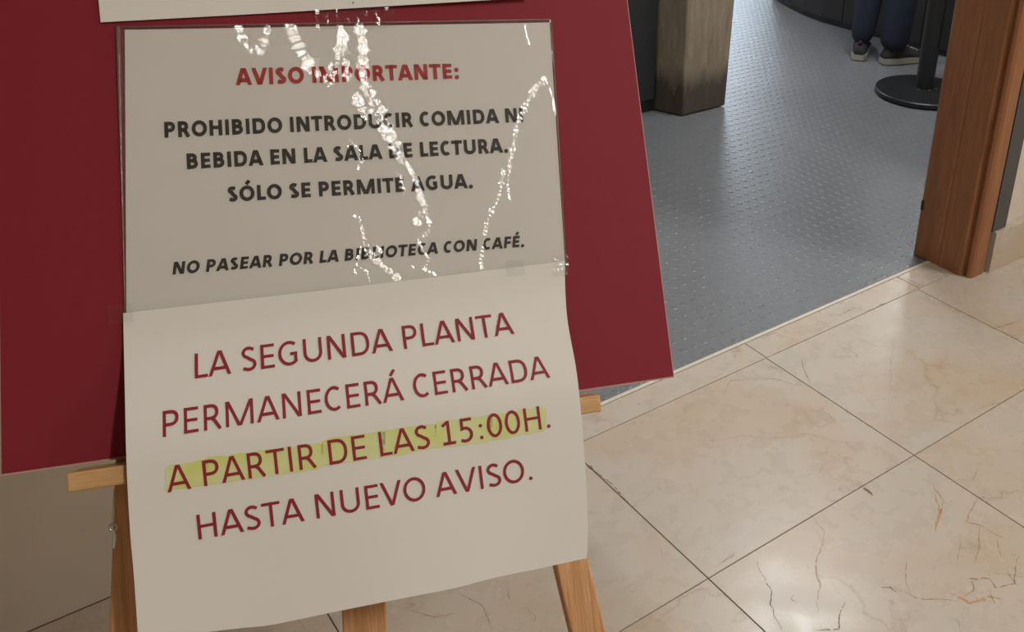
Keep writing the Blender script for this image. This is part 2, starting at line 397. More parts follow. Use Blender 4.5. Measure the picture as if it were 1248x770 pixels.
# left-hand floor seen below the sheets
for pts in ([(330,762),(360,752),(372,768)], [(560,722),(590,740),(600,768)], [(640,740),(652,752),(648,766)], [(500,744),(530,752),(560,745)]):
    vein([ground(*p) for p in pts], 0.0018, M_VEIN)
for k in range(14):
    p = ground(random.uniform(480, 1240), random.uniform(500, 768))
    vein([p, p + Vector((random.uniform(-.02, .02), random.uniform(-.02, .02), 0)), p + Vector((random.uniform(-.035, .035), random.uniform(-.035, .035), 0))], random.uniform(.0008, .0022), random.choice([M_VEIN, M_VEIN2]))
for (tn, mn), (vs, fs) in veinbuf.items():
    mesh('marble_vein', vs, fs, bpy.data.materials[mn], bpy.data.objects[tn])

# stud relief of the rubber floor: one joined sheet of low round studs
def studs():
    vs, fs = [], []; seg = 8
    ring = [(0.0102, 0.0), (0.0092, 0.0007), (0.0065, 0.0010)]
    j = 0; v = VT + 0.018
    while v < 5.2:
        u = 0.92 + (j * 0.002) % 0.036
        while u < 5.6:
            if (u - v * 0.9 < 3.2) and u > 0.45 * v:
                jit = random.uniform(0.9, 1.12); k = len(vs); zt = random.uniform(0.85, 1.2)
                tx, ty = random.uniform(-.02, .02), random.uniform(-.02, .02)
                for r, z in ring:
                    for s in range(seg):
                        a = 2 * pi * s / seg; x, y = r * jit * cos(a), r * jit * sin(a)
                        vs.append((u + x, v + y, -0.0041 + z * zt + (x * tx + y * ty if z > 0 else 0)))
                for q in range(2):
                    for s in range(seg): fs.append((k + q * seg + s, k + q * seg + (s + 1) % seg, k + (q + 1) * seg + (s + 1) % seg, k + (q + 1) * seg + s))
                fs.append(tuple(k + 2 * seg + s for s in range(seg)))
            u += 0.036
        v += 0.045; j += 1
    o = mesh('floor_studs', vs, fs, M_STUD, rub, True); o['kind'] = 'stuff'
studs()

HZ = 2.9
S = lambda o, lab=None: tag(o, lab, kind='structure')
JL = 0.90                                             # left side of the opening
S(box('wall_left', (-2.2, 1.625, 0), (JL - 0.07, 1.80, HZ), M_WALL))
S(box('wall_right', (2.61, 1.445, 0.0), (5.4, 1.634, HZ), M_WALLR))
S(box('wall_front', (JL - 0.10, 1.50, 2.25), (2.61, 1.80, HZ), M_WALLR))      # over the doorway
S(box('wall_west', (-2.3, -4.0, 0), (-2.2, 1.8, HZ), M_WALL))
S(box('wall_east', (5.316, -4.0, 0), (5.42, 1.8, HZ), M_WALLR))
S(box('wall_back', (-2.3, -4.1, 0), (5.5, -4.0, HZ), M_WALLR))
S(box('wall_reading_room_west', (-1.3, 1.8, 0), (-1.2, 9.3, HZ), M_FARWALL))
S(box('wall_reading_room_east', (9.2, 1.45, 0), (9.3, 9.3, HZ), M_FARWALL))
S(box('wall_reading_room_south', (5.5, 1.45, 0), (9.3, 1.577, HZ), M_FARWALL))
S(box('wall_reading_room_north_low', (-1.3, 9.0, 0), (9.3, 9.15, 0.75), M_FARWALL))
S(box('wall_reading_room_north_left', (-1.3, 9.0, 0.75), (7.4, 9.15, HZ), M_FARWALL))
S(box('wall_reading_room_north_right', (8.9, 9.0, 0.75), (9.3, 9.15, HZ), M_FARWALL))
win = S(box('window_1', (7.4, 9.05, 0.75), (8.9, 9.07, HZ), M_DAY))
for x in (7.4, 8.12, 8.84): box('window_frame', (x, 8.98, 0.75), (x + 0.06, 9.05, HZ), M_GREYSTRIP, win)
S(box('ceiling', (-2.3, -4.1, HZ), (9.3, 9.2, HZ + 0.08), M_CEIL))
# stone skirting and dark strip right of the doorway
sk = S(box('baseboard_right', (2.488, 1.418, 0), (5.4, 1.447, 0.137), M_MARBLE, None, 0.002), 'cream marble skirting right of the door jamb')
S(box('trim_2', (2.478, 1.428, 0.137), (2.545, 1.60, 2.25), M_GREYSTRIP), 'dark grey upright strip beside the door jamb')
S(box('trim_4', (2.545, 1.440, 0.137), (2.62, 1.60, 2.25), M_WALLR))

# door frame: profiled jamb, left jamb, head
def jamb(name, mir=None):
    prof = [(2.470, 1.428), (2.420, 1.428), (2.411, 1.432), (2.407, 1.439), (2.408, 1.444), (2.416, 1.448), (2.416, 1.454), (2.405, 1.457), (2.399, 1.463),
            (2.3975, 1.535), (2.4005, 1.539), (2.4005, 1.544), (2.3985, 1.548), (2.398, 1.628), (2.403, 1.634), (2.470, 1.634)]
    if mir: prof = [(mir - (x - 2.398), y) for x, y in prof][::-1]
    return prism(name, prof, 0.0, 2.25, M_JAMB)
dj = S(jamb('door_1'), 'reddish varnished wooden door jamb with rounded grooved edge')
S(jamb('door_2', 0.90), 'wooden door jamb at the left side of the opening')
S(box('trim_3', (0.83, 1.428, 2.18), (2.47, 1.634, 2.26), M_JAMB, None, 0.004))
box('strike_plate', (2.3955, 1.622, 0.155), (2.399, 1.632, 0.188), M_BLACK, dj, 0.001)

# ceiling lamps
def lamp(x, y, mat, label, grp):
    o = empty('ceiling_lamp', (x, y, HZ), label, 'ceiling light', grp)
    fr = bmesh.new()
    for (x0, x1, y0, y1) in ((-.17, .17, -.61, -.585), (-.17, .17, .585, .61), (-.17, -.145, -.585, .585), (.145, .17, -.585, .585)):
        r = bmesh.ops.create_cube(fr, size=1)['verts']
        for v in r: v.co = Vector((x0 if v.co.x < 0 else x1, y0 if v.co.y < 0 else y1, -0.06 if v.co.z < 0 else 0))
    bmobj('lamp_frame', fr, M_STEEL, o)
    box('diffuser', (-.145, -.585, -0.05), (.145, .585, -0.03), mat, o)
for (x, y), pl in zip(HALL_LAMPS, ('nearest above the easel', 'right of the easel by the doorway', 'in the far right corner behind the viewer', 'in the left corner behind the viewer')): lamp(x, y, M_LAMP_W, 'long warm hall ceiling light ' + pl, 'hall ceiling lights')
for (x, y), pl in zip(READ_LAMPS, ('just inside the doorway, added to brighten the column', 'in the middle of the room', 'above the reception counter', 'nearest the far window', 'above the dark cabinet')): lamp(x, y, M_LAMP_C, 'long cool ceiling light over the rubber floor, ' + pl, 'reading room ceiling lights')

# ------------------------------------------------------------------ concrete column, dark panel, counter
col = empty('concrete_column', (2.70, 3.15, 0), 'square rough concrete column with scuffed dark foot, standing on the rubber floor', 'column')
def colpts(k):
    l, r = 2.600, 2.842
    if k: return [(l - 0.0, 3.0), (r + 0.055, 3.0), (r + 0.055, 3.32), (2.545, 3.32), (2.548, 3.118)]
    return [(l, 3.003), (r, 3.0), (r, 3.30), (2.545, 3.30), (2.550, 3.118)]
o = prism('shaft', [(x - 2.70, y - 3.15) for x, y in colpts(0)], 0, HZ, M_CONC, col, [(x - 2.70 + (0.10 if x > 2.8 else 0), y - 3.15) for x, y in colpts(0)], 0.006)
dp = empty('cabinet', (2.2, 3.3, 0), 'dark grey laminate cabinet standing just left of the concrete column', 'cabinet')
box('carcass', (-0.55, -0.165, 0.0), (0.345, 0.12, 1.9), M_DARK, dp, 0.003)
box('plinth', (-0.55, -0.168, 0.0), (0.346, -0.150, 0.05), M_BLACK, dp, 0.001)
for x0, x1 in ((-0.545, -0.105), (-0.10, 0.34)):
    d = box('door', (x0, -0.180, 0.055), (x1, -0.166, 1.895), M_DARK, dp, 0.002)
    tube('handle', [(x1 - .03 if x0 < -.3 else x0 + .03, -0.195, 0.95), (x1 - .03 if x0 < -.3 else x0 + .03, -0.195, 1.07)], 0.005, M_STEEL, d)

# rounded reception counter; outline of its front follows the floor contact
arc = [ground(*q).to_2d() for q in ((940,-4),(950,3),(962,10),(978,18),(1000,26.5),(1025,33.5),(1050,40),(1090,51.5),(1120,60),(1150,68.5),(1175,76))]
ct = empty('reception_counter', (4.9, 3.6, 0), 'black curved reception counter reaching the floor behind the person', 'counter')
front = [(p.x - 4.9, p.y - 3.6) for p in arc]
ext = (front[-1][0] - 0.02, front[-1][1] - 0.9); st = (front[0][0] + 0.55, front[0][1] + 0.35)
outl = [st] + front + [ext]
def back(pts, d):
    r = []
    for i, p in enumerate(pts):
        a = pts[max(i - 1, 0)]; b = pts[min(i + 1, len(pts) - 1)]; t = Vector((b[0] - a[0], b[1] - a[1])).normalized()
        r.append((p[0] - t.y * d, p[1] + t.x * d))
    return r
for i in range(0, len(outl) - 1):
    seg = outl[i:i + 2]
    if i % 3 == 0: grp_ = outl[i:min(i + 4, len(outl))]
    if i % 3: continue
    bk_ = back(grp_, 0.05)
    g = [Vector(p) for p in grp_]
    # leave 3 mm seams between panels
    g[0] = g[0] + (g[1] - g[0]).normalized() * 0.003; g[-1] = g[-1] + (g[-2] - g[-1]).normalized() * 0.003
    prism('front_panel', [tuple(p) for p in g] + bk_[::-1], 0.03, 1.03, M_BLACKPANEL, ct)
pl_ = back(outl, 0.006)
prism('plinth', pl_ + back(outl, 0.045)[::-1], 0, 0.03, M_BLACK, ct)
prism('counter_top', back(outl, -0.04) + back(outl, 0.50)[::-1], 1.03, 1.07, M_BLACKPANEL, ct)

# ------------------------------------------------------------------ crowd control post
PC = ground(1126, 107, 0.03)
st_ = empty('barrier_post', (PC.x, PC.y, 0), 'black belt barrier post on a round flat base beside the wooden jamb', 'post')
lathe('base', [(0.001, 0.0), (0.212, 0.0), (0.216, 0.004), (0.216, 0.020), (0.212, 0.024), (0.150, 0.030), (0.060, 0.034), (0.001, 0.034)], M_BLACK, st_, 64)
lathe('post', [(0.001, 0.030), (0.040, 0.030), (0.040, 0.90), (0.001, 0.90)], M_BLACK, st_, 32)
lathe('belt_head', [(0.001, 0.90), (0.043, 0.90), (0.043, 0.965), (0.036, 0.975), (0.001, 0.977)], M_BLACK, st_, 32)
for a in (-2.0, -2.9, -1.1, 0.4):
    lathe('bolt', [(0.001, 0.033), (0.006, 0.033), (0.006, 0.037), (0.001, 0.038)], M_STEEL, st_, 10, (0.052 * cos(a), 0.052 * sin(a), 0))

# ------------------------------------------------------------------ person at the counter
def skin_obj(name, pts, edges, radii, mat, parent, sub=2, root=0):
    me = bpy.data.meshes.new(name); me.from_pydata(pts, edges, []); o = link(name, me, mat, parent)
    md = o.modifiers.new('skin', 'SKIN'); md.use_smooth_shade = True
    for v, r in zip(me.skin_vertices[0].data, radii): v.radius = (r, r) if not isinstance(r, tuple) else r
    for i, v in enumerate(me.skin_vertices[0].data): v.use_root = (i == root)
    s = o.modifiers.new('sub', 'SUBSURF'); s.levels = sub; s.render_levels = sub; return o
H1 = ground(1046, 73); H2 = ground(1082, 79.5)           # heel centres on the floor
D1 = Vector((0.80, 0.60, 0)).normalized(); D2 = Vector((0.95, -0.30, 0)).normalized()
H1 = H1 + D1 * 0.035; H2 = H2 + D2 * 0.02 + Vector((0.02, 0.03, 0))
PM = (H1 + H2) / 2 + Vector((0.06, 0, 0))
pe = empty('person', (PM.x, PM.y, 0), 'person in dark blue jeans and dark sneakers standing at the reception counter', 'person')
L = lambda v: Vector((v.x - PM.x, v.y - PM.y, v.z))
def shoe(hc, d):
    n = Vector((-d.y, d.x, 0)); secs = [(-0.045, .022, .058), (-0.02, .036, .092), (0.02, .039, .100), (0.07, .040, .088), (0.12, .044, .066), (0.17, .047, .052), (0.21, .042, .044), (0.235, .030, .036), (0.248, .012, .026)]
    sh = None
    for nm, mt in (('shoe', M_SHOE), ('sole', M_SOLE)):
        vs, fs = [], []; seg = 14
        for x, hw, h in secs:
            for k in range(seg):
                a = 2 * pi * k / seg; cy, sz = cos(a), sin(a)
                if nm == 'shoe':
                    z = 0.016 + (h - 0.016) * (0.5 + 0.5 * sz); yy = hw * cy * (1.0 if sz < 0 else 1 - 0.25 * sz)
                else:
                    z = 0.001 + (0.028 if x < .2 else .024) * (1 if sz > 0 else 0) + max(0, x - .17) * .1; yy = (hw + .003) * (cy / max(.75, abs(cy)) if abs(cy) < .75 else (1 if cy > 0 else -1))
                p = L(hc) + d * (x * (1.0 if nm == 'shoe' else 1.02)) + n * yy; vs.append((p.x, p.y, z))
        m_ = len(secs)
        for i in range(m_ - 1):
            for k in range(seg): fs.append((i * seg + k, i * seg + (k + 1) % seg, (i + 1) * seg + (k + 1) % seg, (i + 1) * seg + k))
        fs += [tuple(range(seg))[::-1], tuple(range((m_ - 1) * seg, m_ * seg))]
        o = mesh(nm, vs, fs, mt, sh if sh else pe, nm == 'shoe')
        if nm == 'shoe': sh = o
    for k in range(4):
        a = L(hc) + d * (0.075 + k * 0.022); z = 0.088 - k * 0.0085
        tube('lace', [a - n * .022 + Vector((0, 0, z - .006)), a + Vector((0, 0, z + .002)), a + n * .022 + Vector((0, 0, z - .006))], 0.0025, M_SOLE, sh, 6)
    tube('heel_tab', [L(hc) - d * .028 + Vector((0, 0, .075)), L(hc) - d * .024 + Vector((0, 0, .098))], .010, M_SOCK, sh, 8)
shoe(H1, D1); shoe(H2, D2)
fd = Vector((1, 0.1, 0)).normalized()
A1 = L(H1) + D1 * .01 + Vector((0, 0, .10)); A2 = L(H2) + D2 * .01 + Vector((0, 0, .10))
K1 = A1 * 0.55 + Vector((0.02, 0.04, .40)); K1.z = .49; K2 = A2 * .55 + Vector((0.02, -.04, .40)); K2.z = .49
pelv = Vector((-0.02, 0, .95)); hp1 = Vector((-.02, .09, .88)); hp2 = Vector((-.02, -.09, .88))
w1 = A1 * 0.85 + K1 * 0.15; w2 = A2 * 0.85 + K2 * 0.15
jp = [pelv, Vector((-.02, 0, 1.05)), hp1, K1, w1, A1 + Vector((0, 0, -.035)), hp2, K2, w2, A2 + Vector((0, 0, -.045))]
skin_obj('jeans', jp, [(0, 1), (0, 2), (2, 3), (3, 4), (4, 5), (0, 6), (6, 7), (7, 8), (8, 9)], [(.13, .10), (.15, .11), .095, .076, .064, .052, .095, .080, .078, .074], M_DENIM, pe)
# body: legs inside the jeans, torso, arms resting on the counter, neck, head; hands with fingers
ap, ae, ar = [], [], []
def add(p, r, par=None):
    ap.append(Vector(p)); ar.append(r)
    if par is not None: ae.append((par, len(ap) - 1))
    return len(ap) - 1
r0 = add((-.02, 0, 1.0), (.12, .08)); r1 = add((-.01, 0, 1.2), (.125, .085), r0); r2 = add((0, 0, 1.37), (.13, .085), r1); r3 = add((.02, 0, 1.46), .055, r2)
nk = add((.035, 0, 1.52), .05, r3); hd = add((.05, 0, 1.60), (.068, .075), nk); hd2 = add((.05, 0, 1.69), (.070, .080), hd)
hands = []
for s in (1, -1):
    sh_ = add((0, .17 * s, 1.40), .05, r2); el = add((.08, .26 * s, 1.15), .040, sh_); wr = add((.30, .16 * s, 1.10), .026, el)
    hn = add((.37, .14 * s, 1.10), (.034, .016), wr)
    for q, (dy, ln) in enumerate(((-.030, .062), (-.010, .074), (.010, .070), (.028, .055))):
        a = add((.415, .14 * s + dy, 1.102), .009, hn); b = add((.415 + ln * .55, .14 * s + dy * 1.15, 1.100), .008, a); add((.415 + ln, .14 * s + dy * 1.2, 1.088), .007, b)
    t1 = add((.36, .14 * s - s * .045, 1.098), .011, hn); add((.395, .14 * s - s * .062, 1.092), .009, t1)
skin_obj('body', ap, ae, ar, M_SKIN, pe)
jp, je, jr = [], [], []
def addj(p, r, par=None):
    jp.append(Vector(p)); jr.append(r)
    if par is not None: je.append((par, len(jp) - 1))
    return len(jp) - 1
a0 = addj((-.02, 0, .96), (.17, .125)); a1 = addj((-.01, 0, 1.2), (.155, .115), a0); a2 = addj((0, 0, 1.38), (.155, .11), a1); a3 = addj((.02, 0, 1.475), (.07, .07), a2)
for s in (1, -1):
    b = addj((0, .18 * s, 1.40), .066, a2); c_ = addj((.08, .265 * s, 1.15), .054, b); addj((.29, .165 * s, 1.105), .040, c_)
skin_obj('jacket', jp, je, jr, M_JACKET, pe)
def blob(name, c, r, mat, parent, cut=None):
    bm = bmesh.new(); bmesh.ops.create_uvsphere(bm, u_segments=20, v_segments=14, radius=1)
    for v in bm.verts: v.co = Vector((c[0] + v.co.x * r[0], c[1] + v.co.y * r[1], c[2] + v.co.z * r[2]))
    if cut: bmesh.ops.delete(bm, geom=[v for v in bm.verts if cut(v.co)], context='VERTS')
    return bmobj(name, bm, mat, parent, True)
blob('hair', (.035, 0, 1.675), (.098, .088, .105), M_HAIR, pe, lambda c: c.x > .085 and c.z < 1.715 or c.z < 1.60)
for s in (1, -1):
    blob('ear', (.045, .077 * s, 1.63), (.018, .010, .030), M_SKIN, pe); blob('eye', (.118, .030 * s, 1.655), (.010, .012, .008), M_INKB, pe)
blob('nose', (.128, 0, 1.63), (.018, .013, .024), M_SKIN, pe); blob('mouth', (.118, 0, 1.595), (.010, .022, .006), M_SOCK, pe)

# ------------------------------------------------------------------ easel
ea = empty('display_easel', tuple(bp(0.2, 0, -0.02)), 'pine wood display easel with a narrow ledge holding the burgundy board', 'easel')
EL = ea.location.copy()
def part(name, lo, hi, mat, parent=ea, bev=0.0012, fr=None):
    o = box(name, lo, hi, mat, parent, bev, fr)          # local axes: along the board, up it, out of it
    mt = Matrix((BH, BU, BN)).transposed().to_4x4(); mt.translation = BO - EL; o.matrix_local = mt
    return o
# ledge in display-plane coordinates (a along, b up, h out of the board)
LF = 0.026
la0, lb0 = ab(brd(80, 577, LF)); la0b, lb1 = ab(brd(80, 601, LF)); la1, _ = ab(brd(731.5, 483, LF))
ledge = part('ledge', (la0, lb1, -0.004), (la1, lb0, LF), M_PINE_L)
LB0, LB1 = lb0, lb1
def leg(pt, pb, wd, name='leg', top=0.62, h0=-0.030, h1=-0.009):
    """straight batten through two photograph positions on the rear of the display plane"""
    a0, b0 = ab(brd(*pt, h1)); a1, b1 = ab(brd(*pb, h1)); sl = (a1 - a0) / (b1 - b0)
    bf = -BO.z / BU.z + 0.012                          # where the batten meets the floor
    f = lambda x, y, z: Vector((a0 + (y - b0) * sl + x, y, z))
    return part(name, (-wd / 2, bf + 0.015, h0), (wd / 2, top, h1), M_PINE, ea, 0.0015, f)
leg((697.0, 685), (717.5, 770), 0.0245, 'leg')
leg((163.5, 592), (157.5, 770), 0.0245, 'leg')
ms = leg((443.5, 740), (445.0, 770), 0.0295, 'centre_post', 0.70)
part('crossbar', (0.02, 0.24, -0.046), (0.40, 0.27, -0.030), M_PINE)
part('top_block', (0.16, 0.56, -0.048), (0.26, 0.62, -0.030), M_PINE)
# rear strut, leaning back to the floor behind
tp = bp(0.21, 0.60, -0.062); ft = Vector((0.50, 1.22, 0.014)); ft = ground(437, 880); ft.z = 0.012
dv = (ft - tp); sx = BH; sn = dv.cross(sx).normalized(); L_ = dv.length
box('rear_leg', (-0.010, 0, -0.009), (0.010, L_, 0.009), M_PINE, ea, 0.0012, lambda x, y, z: tp + sx * x + dv / L_ * y + sn * z - EL)
# small hook and hanging cord on the left leg
M_CORD = simple('pale_grey_cord', lin(190, 184, 170), 0.7)
p0 = brd(140.0, 596, 0.004); p1 = brd(137.5, 638, 0.004); p2 = brd(138.0, 668, 0.004)
tube('cord', [p - EL for p in (p0, (p0 + p1) / 2, p1)], 0.0006, M_CORD, ea, 6)
rg = [p1 + (BH * cos(a) + BU * (sin(a) - 1)) * 0.0022 - EL for a in [2 * pi * k / 14 for k in range(15)]]
tube('ring', rg, 0.0007, M_STEEL, ea, 6)
tube('hook', [p1 - BU * 0.0044 - EL, (p1 + p2) / 2 + BH * 0.001 - EL, p2 - EL], 0.0011, M_CORD, ea, 6)

# ------------------------------------------------------------------ burgundy board
rb = empty('display_board', tuple(bp(0.2, 0, 0)), 'burgundy red card display board resting on the easel ledge', 'board')
RL = rb.location.copy()
q = [ab(brd(2, 580)), ab(brd(822, 460)), ab(brd(765, 0)), ab(brd(-1.0, 300))]
BWr = q[1][0]; slr = (q[2][0] - q[1][0]) / (q[2][1] - q[1][1]); sll = (q[3][0] - q[0][0]) / (q[3][1] - q[0][1])
BT = 0.62
def bq(x, y, z):      # x 0..1 across, y up
    l = q[0][0] + sll * y; r = q[1][0] + slr * y; yy = y + (q[0][1] * (1 - x) + q[1][1] * x)
    return bp(l + (r - l) * x, yy, z) - RL
box('card_face', (0.0, 0.0012, -0.0006), (0.9985, BT, 0.0), M_RED, rb, 0, bq)
box('foam_core', (0.0, 0.0, -0.0055), (1.0, BT, -0.0006), M_CORE, rb, 0, bq)
box('card_back', (0.0, 0.0, -0.0065), (1.0, BT, -0.0055), M_RED, rb, 0, bq)

# ------------------------------------------------------------------ lettering
# strokes on a grid: x in cap-heights of the glyph, y 0..1; arcs are sampled
def arc_(cx, cy, rx, ry, a0, a1, n=14): return [(cx + rx * cos(radians(a0 + (a1 - a0) * k / n)), cy + ry * sin(radians(a0 + (a1 - a0) * k / n))) for k in range(n + 1)]
def sup(cx, cy, rx, ry, a0, a1, n=18, e=0.86):
    f = lambda v: (abs(v) ** e) * (1 if v >= 0 else -1)
    return [(cx + rx * f(cos(radians(a0 + (a1 - a0) * k / n))), cy + ry * f(sin(radians(a0 + (a1 - a0) * k / n)))) for k in range(n + 1)]
ADV = dict(A=1185, B=1114, C=1092, D=1260, E=1000, F=941, G=1292, H=1276, I=516, L=861, M=1751, N=1322, O=1356, P=1058, R=1112, S=941, T=998, U=1314, V=1162, **{' ': 463, '.': 517, ':': 548, '1': 1038, '5': 1038, '0': 1038})
ADB = dict(A=1240, B=1148, C=1084, D=1290, E=1000, F=940, G=1304, H=1292, I=546, L=867, M=1790, N=1351, O=1385, P=1090, R=1153, S=968, T=1014, U=1315, V=1214, **{' ': 463, '.': 547, ':': 565, '1': 1038, '5': 1038, '0': 1038})
BASE = {'Á': 'A', 'É': 'E', 'Ó': 'O'}
def glyph(ch, wd, t, bold):
    """list of strokes (points, closed); wd = advance in cap heights, t = stem"""
    h = t / 2; sb = 0.125 if not bold else 0.10; l = sb + h; r = wd - 0.085 - h; c = BASE.get(ch, ch); S_ = []
    if c == 'A':
        k = 0.012 + h * 0.95; S_ += [([(k, 0), (wd / 2 - h * .25, 1)], 'v'), ([(wd / 2 + h * .25, 1), (wd - k, 0)], 'v'), ([(wd * .22, .285), (wd * .78, .285)], 0)]
    elif c == 'V': k = 0.012 + h * 0.95; S_ += [([(k, 1), (wd / 2 - h * .1, 0)], 'v'), ([(wd / 2 + h * .1, 0), (wd - k, 1)], 'v')]
    elif c in 'BPR':
        R_ = wd - (0.10 if c != 'P' else 0.075) - h - (0.05 if c in 'BR' else 0); up = 1 - h; my = .53 if c == 'B' else .45
        S_ += [([(l, 0), (l, 1)], 0), ([(l, up)] + sup((l + R_) / 2 - .03, (up + my) / 2, (R_ - l) / 2 + .03, (up - my) / 2, 90, -90) + [(l, my)], 0)]
        if c == 'B': S_ += [([(l, my)] + sup((l + R_) / 2 - .03, (my + h) / 2, (R_ - l) / 2 + .08, (my - h) / 2, 90, -90) + [(l, h)], 0)]
        if c == 'R': S_ += [([((l + R_) / 2 + .0, my + .01), ((l + R_) / 2 + .12, my - .08), (wd - .03 - h, 0)], 0)]
    elif c == 'C': S_ += [(arc_(wd * .56, .5, wd * .56 - .075 - h, .5 - h + .01, 52, 308, 26), 0)]
    elif c == 'G': S_ += [(arc_(wd * .54, .5, wd * .54 - .075 - h, .5 - h + .01, 52, 318, 26) , 0), ([(wd - .14 - h, .14), (wd - .14 - h, .47 + h)], 0), ([(wd * .57, .47), (wd - .14, .47)], 0)]
    elif c == 'D': R_ = wd - .08 - h; S_ += [([(l, 0), (l, 1)], 0), ([(l, 1 - h)] + sup(l + (R_ - l) * .42, .5, (R_ - l) * .58, .5 - h, 90, -90, 20) + [(l, h)], 0)]
    elif c == 'E': S_ += [([(l, 0), (l, 1)], 0)] + [([(l, y), (wd - .085 - (0.03 if y == .5 else 0), y)], 0) for y in (h, .5, 1 - h)]
    elif c == 'F': S_ += [([(l, 0), (l, 1)], 0)] + [([(l, y), (wd - .06, y)], 0) for y in (.47, 1 - h)]
    elif c == 'H': r = wd - sb - h; S_ += [([(l, 0), (l, 1)], 0), ([(r, 0), (r, 1)], 0), ([(l, .52), (r, .52)], 0)]
    elif c == 'I': S_ += [([(wd / 2, 0), (wd / 2, 1)], 0)]
    elif c == 'L': S_ += [([(l, 0), (l, 1)], 0), ([(l, h), (wd - .03, h)], 0)]
    elif c == 'M': r = wd - sb - h; S_ += [([(l, 0), (l, 1)], 0), ([(r, 0), (r, 1)], 0), ([(l + h * .3, 1), (wd / 2 - h * .2, 0)], 'v'), ([(wd / 2 + h * .2, 0), (r - h * .3, 1)], 'v')]
    elif c == 'N': r = wd - sb - h; S_ += [([(l, 0), (l, 1)], 0), ([(r, 0), (r, 1)], 0), ([(l + h * .3, 1), (r - h * .3, 0)], 'v')]
    elif c == 'O': S_ += [(arc_(wd / 2, .5, wd / 2 - .058 - h, .5 - h + .012, 0, 360, 34), 0)]
    elif c == '0': S_ += [(arc_(wd / 2, .5, wd / 2 - .065 - h, .5 - h + .01, 0, 360, 30), 0)]
    elif c == 'S':
        k = wd / 2; a = wd / 2 - .06 - h
        S_ += [([(k + a * .86, .90 - h * .6)] + arc_(k, .745, a * .93, .255 - h, 75, 250, 12)[0:] + arc_(k, .265, a, .265 - h, 68, -110, 14) + [(k - a, .055 + h)], 0)]
    elif c == 'T': S_ += [([(wd / 2, 0), (wd / 2, 1)], 0), ([(.02, 1 - h), (wd - .02, 1 - h)], 0)]
    elif c == 'U': r = wd - sb - h + .02; S_ += [([(l, 1), (l, .38)] + arc_((l + r) / 2, .38, (r - l) / 2, .38 - h, 180, 360, 16) + [(r, 1)], 0)]
    elif c == '1': S_ += [([(wd * .52, 0), (wd * .52, 1)], 0), ([(wd * .52, 1 - h * .6), (wd * .2, .80)], 0), ([(wd * .17, h), (wd * .86, h)], 0)]
    elif c == '5': S_ += [([(wd * .80, 1 - h), (wd * .26, 1 - h), (wd * .25, .56)] + arc_(wd * .40, .315, wd * .42 - h, .27, 96, -105, 16) + [(wd * .15, h * 1.5)], 0)]
    elif c == '.': d = .085 if not bold else .10; S_ += [(arc_(wd / 2, d * .95, d / 2, d / 2, 0, 360, 10), 'dot')]
    elif c == ':': d = .085 if not bold else .10; S_ += [(arc_(wd / 2, y, d / 2, d / 2, 0, 360, 10), 'dot') for y in (d * .95, .58)]
    if ch in 'ÁÉÓ': S_ += [([(wd * .47, 1.09), (wd * .66, 1.33)], 0)]
    return S_
def ribbon(pts, t, vs, fs, mode):
    h = t / 2; n = len(pts)
    if mode == 'v':           # slanted stem with horizontal ends
        (x0, y0), (x1, y1) = pts; ln = hypot(x1 - x0, y1 - y0); hx = h * ln / max(abs(y1 - y0), 1e-6); k = len(vs)
        vs += [(x0 - hx, y0), (x0 + hx, y0), (x1 + hx, y1), (x1 - hx, y1)]; fs.append((k, k + 1, k + 2, k + 3)); return
    k = len(vs)
    for i, (x, y) in enumerate(pts):
        ax, ay = pts[max(i - 1, 0)]; bx, by = pts[min(i + 1, n - 1)]
        closed = hypot(pts[0][0] - pts[-1][0], pts[0][1] - pts[-1][1]) < 1e-6
        if closed and i in (0, n - 1): ax, ay = pts[-2]; bx, by = pts[1]
        d1 = Vector((x - ax, y - ay)); d2 = Vector((bx - x, by - y))
        if closed and i == n - 1: d2 = Vector((pts[1][0] - x, pts[1][1] - y))
        if closed and i == 0: d1 = Vector((x - pts[-2][0], y - pts[-2][1]))
        if d1.length < 1e-9: d1 = d2
        if d2.length < 1e-9: d2 = d1
        d1.normalize(); d2.normalize(); b_ = d1 + d2
        if b_.length < 1e-6: b_ = d1
        b_.normalize(); mt = h / max(0.45, b_.dot(d1)); nx, ny = -b_.y, b_.x
        vs += [(x + nx * mt, y + ny * mt), (x - nx * mt, y - ny * mt)]
        if i: j = k + 2 * i; fs.append((j - 2, j - 1, j + 1, j))
def textmesh(s, bold, ital):
    vs, fs, x = [], [], 0.0; CAP = 1294.0; t = (0.236 if bold else 0.128); 
    for ch in s:
        wd = (ADB if bold else ADV)[BASE.get(ch, ch)] / CAP; v0 = len(vs)
        for pts, mode in glyph(ch, wd, t, bold):
            if mode == 'dot':
                d = t * 0.62; cx = sum(p[0] for p in pts[:-1]) / (len(pts) - 1); cy = sum(p[1] for p in pts[:-1]) / (len(pts) - 1); k = len(vs)
                vs += [(cx + d * cos(a), cy + d * sin(a)) for a in [2 * pi * q / 10 for q in range(10)]]; fs.append(tuple(range(k, k + 10)))
            else: ribbon(pts, t * (0.93 if ch in 'EFTLH' and len(pts) == 2 and abs(pts[0][1] - pts[1][1]) < 1e-6 else 1), vs, fs, mode)
        for i in range(v0, len(vs)): vs[i] = (vs[i][0] + x + (vs[i][1] * 0.16 if ital else 0), vs[i][1])
        x += wd
    x0 = min(v[0] for v in vs if v[1] < 0.3); x1 = max(v[0] for v in vs if v[1] < 0.3)
    return vs, fs, x0, x1
